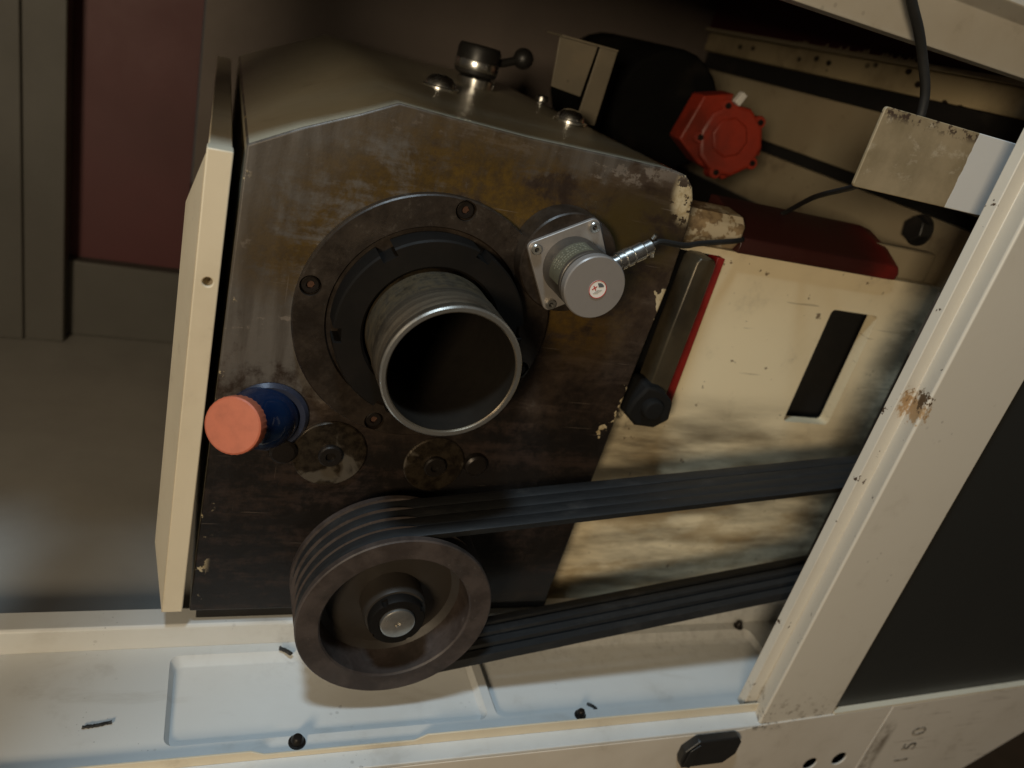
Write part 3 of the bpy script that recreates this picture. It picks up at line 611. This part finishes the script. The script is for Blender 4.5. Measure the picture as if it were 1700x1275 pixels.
obj('foot', box(B(), .63, .81, .47, .75, .8005, .84), 'motor', t)
# half painted bracket plate on the post
tag(obj('bracket_plate', prism(B(), rrect(.647, .97, .936, 1.021, .004), 'Y', -.104, -.100), 'bracket', bevel=.0008), 'half bare, half white bracket plate with chipped edges behind the cream post', 'bracket')

# ================================================================== TRAY
t = thing('chip_tray', 'pale pressed sheet tray under the pulley with shallow pockets and a low front lip', 'tray', (.2, -.09, .18))
ZT = .200
flo = obj('tray_floor', box(B(), -.92, 1.04, -.1775, .001, .184, ZT), 'tray', t)
for x0, x1, y0, y1 in ((.004, .392, -.150, -.016), (.404, .90, -.150, -.016)):
    cb = B(); lv = []
    for z, g_ in ((ZT+.004, -.002), (ZT, 0), (ZT-.0015, .0012), (ZT-.0075, .0085), (ZT-.009, .0105)):
        lv.append([cb.verts.new((x, y, z)) for x, y in rrect(x0+g_*.55, x1-g_*.55, y0+g_*.3, y1-g_*1.25, .012, 6)])
    nn = len(lv[0])
    for A, Q in zip(lv, lv[1:]):
        for q in range(nn): cb.faces.new((A[q], A[(q+1) % nn], Q[(q+1) % nn], Q[q]))
    cb.faces.new(lv[0]); cb.faces.new(lv[-1][::-1]); cut(flo, cb)
obj('back_lip', prism(B(), [(.0015, .197), (-.0015, .2005), (-.0015, .233), (.0015, .236), (.03, .236), (.03, .197)], 'X', -.92, 1.03), 'tray', t, bevel=.001)
lip = [(-.92, .2005), (-.92, .2145), (.095, .2145), (.110, .2080), (.285, .2075), (.30, .2155), (.46, .2165), (1.03, .2165), (1.03, .2005)]
obj('front_lip', prism(B(), lip, 'Y', -.1785, -.1762), 'cream', t, bevel=.0004)
for x, y, s in ((.148, -.160, 1), (.521, -.158, .8), (.882, -.011, .8)):
    o = obj('tray_bolt', lathe(B(), [(.010*s, 0), (.010*s, .002), (.0075*s, .0022), (.007*s, .007), (.005*s, .010), (0, .0108)], (x, y, ZT+.0002), (0, 0, 1), 20), 'bolt', t)
def scrap(label, pts, r):
    bm = tube(B(), pts, r, 6, 6)
    for v_ in bm.verts: v_.co += Vector((random.uniform(-1, 1), random.uniform(-1, 1), random.uniform(-1, 1)))*r*.3
    tag(obj('rubber_scrap', bm, 'rubber'), label, 'scrap', 'belt scraps in the tray')
scrap('black worm-like belt shred lying alone on the left of the tray', [(-.080, -.1165, ZT+.002), (-.070, -.1155, ZT+.002), (-.062, -.1145, ZT+.002), (-.051, -.112, ZT+.002)], .0019)
scrap('small black belt crumb beside the front lip bolt right of the pulley', [(.545, -.134, ZT-.007), (.552, -.139, ZT-.007), (.555, -.146, ZT-.007)], .0022)
scrap('black belt shred sticking out at the left edge of the pulley', [(.136, -.014, ZT+.003), (.142, -.019, ZT+.004), (.150, -.026, ZT+.004)], .0028)

# ================================================================== CABINET FRONT
t = thing('lower_cabinet', 'cream lower front of the cabinet below the tray, with worn black number and two holes', 'cabinet', (.3, -.2, -.75))
obj('ledge', box(B(), -.92, .815, -.2020, -.1765, .195, .2002), 'tray', t, bevel=.0012)
o = obj('left_panel', prism(B(), [(-.92, -.75), (1.0455, -.75), (1.0455, .2118), (.797, .2003), (.76, .1948), (-.92, .1948)], 'Y', -.2025, -.1995), 'front', t, bevel=.001)
cb = B()
for x, z, r in ((.938, .098, .0125), (.996, .101, .0135)): cyl(cb, (x, -.21, z), (0, 1, 0), r, .03, 28)
cut(o, cb)
obj('hole_backing', box(B(), .88, 1.04, -.180, -.178, .04, .16), 'dark', t)
rp = obj('right_panel', prism(B(), [(1.0475, -.75), (1.10, -.75), (1.10, -.15), (1.50, .165), (1.50, .236), (1.0475, .2119)], 'Y', -.2022, -.1995), 'front', t, bevel=.001)
for ch, zc in (('1', .042), ('1', .077), ('5', .110), ('0', .145)):
    tx = bpy.data.curves.new('digit', 'FONT'); tx.body = ch; tx.size = .043; tx.extrude = .0002; tx.align_x = 'CENTER'
    to = link(bpy.data.objects.new('digit', tx)); to.rotation_euler = (PI/2, -PI/2, 0); to.location = (1.158, -.2026, zc); bpy.context.view_layer.update()
    dg = bpy.context.evaluated_depsgraph_get(); me = bpy.data.meshes.new_from_object(to.evaluated_get(dg)); me.transform(to.matrix_world); bpy.data.objects.remove(to)
    me.materials.clear(); me.materials.append(M['ink']); place(link(bpy.data.objects.new('printed_digit', me)), rp)
# black latch
t = thing('latch_block', 'black chamfered plastic latch block below the cream ledge', 'latch', (.71, -.21, .145))
obj('block', prism(B(), [(.672, .146), (.742, .146), (.758, .163), (.758, .187), (.750, .197), (.684, .197), (.666, .178), (.666, .160)], 'Y', -.216, -.2028), 'black', t, bevel=.002)
obj('end_cheek', prism(B(), [(.671, .152), (.684, .147), (.686, .193), (.672, .182)], 'Y', -.2185, -.2163), 'black', t, bevel=.0012)
# post
t = thing('cabinet_post', 'cream folded sheet post slanting up the right side, paint chipped at half height', 'post', (.86, -.19, .2))
pp = [(.7835, -.170), (.806, -.170), (.794, -.1975), (.797, -.2005), (.9265, -.2005), (.9285, -.1985), (.9285, -.16), (.96, -.16), (.96, -.145), (.7835, -.145)]
pp = [(.7835, -.170), (.8045, -.170), (.7935, -.1975), (.7955, -.2003), (.9265, -.2003), (.9285, -.1985), (.9285, -.155), (.7835, -.155)]
o = obj('folded_sheet', prism(B(), pp, 'Z', .2004, 1.6), 'post', t, bevel=.0014, seg=3)
t = thing('dark_window', 'flat black window panel right of the cream post', 'window', (1.2, -.18, .21))
obj('pane', prism(B(), [(.93, .2065), (1.75, .248), (1.75, 1.6), (.93, 1.6)], 'Y', -.192, -.186), 'window', t)
obj('sill', prism(B(), [(.9295, .2062), (1.50, .2362), (1.50, .2395), (.9295, .2095)], 'Y', -.2022, -.1925), 'cream', t)
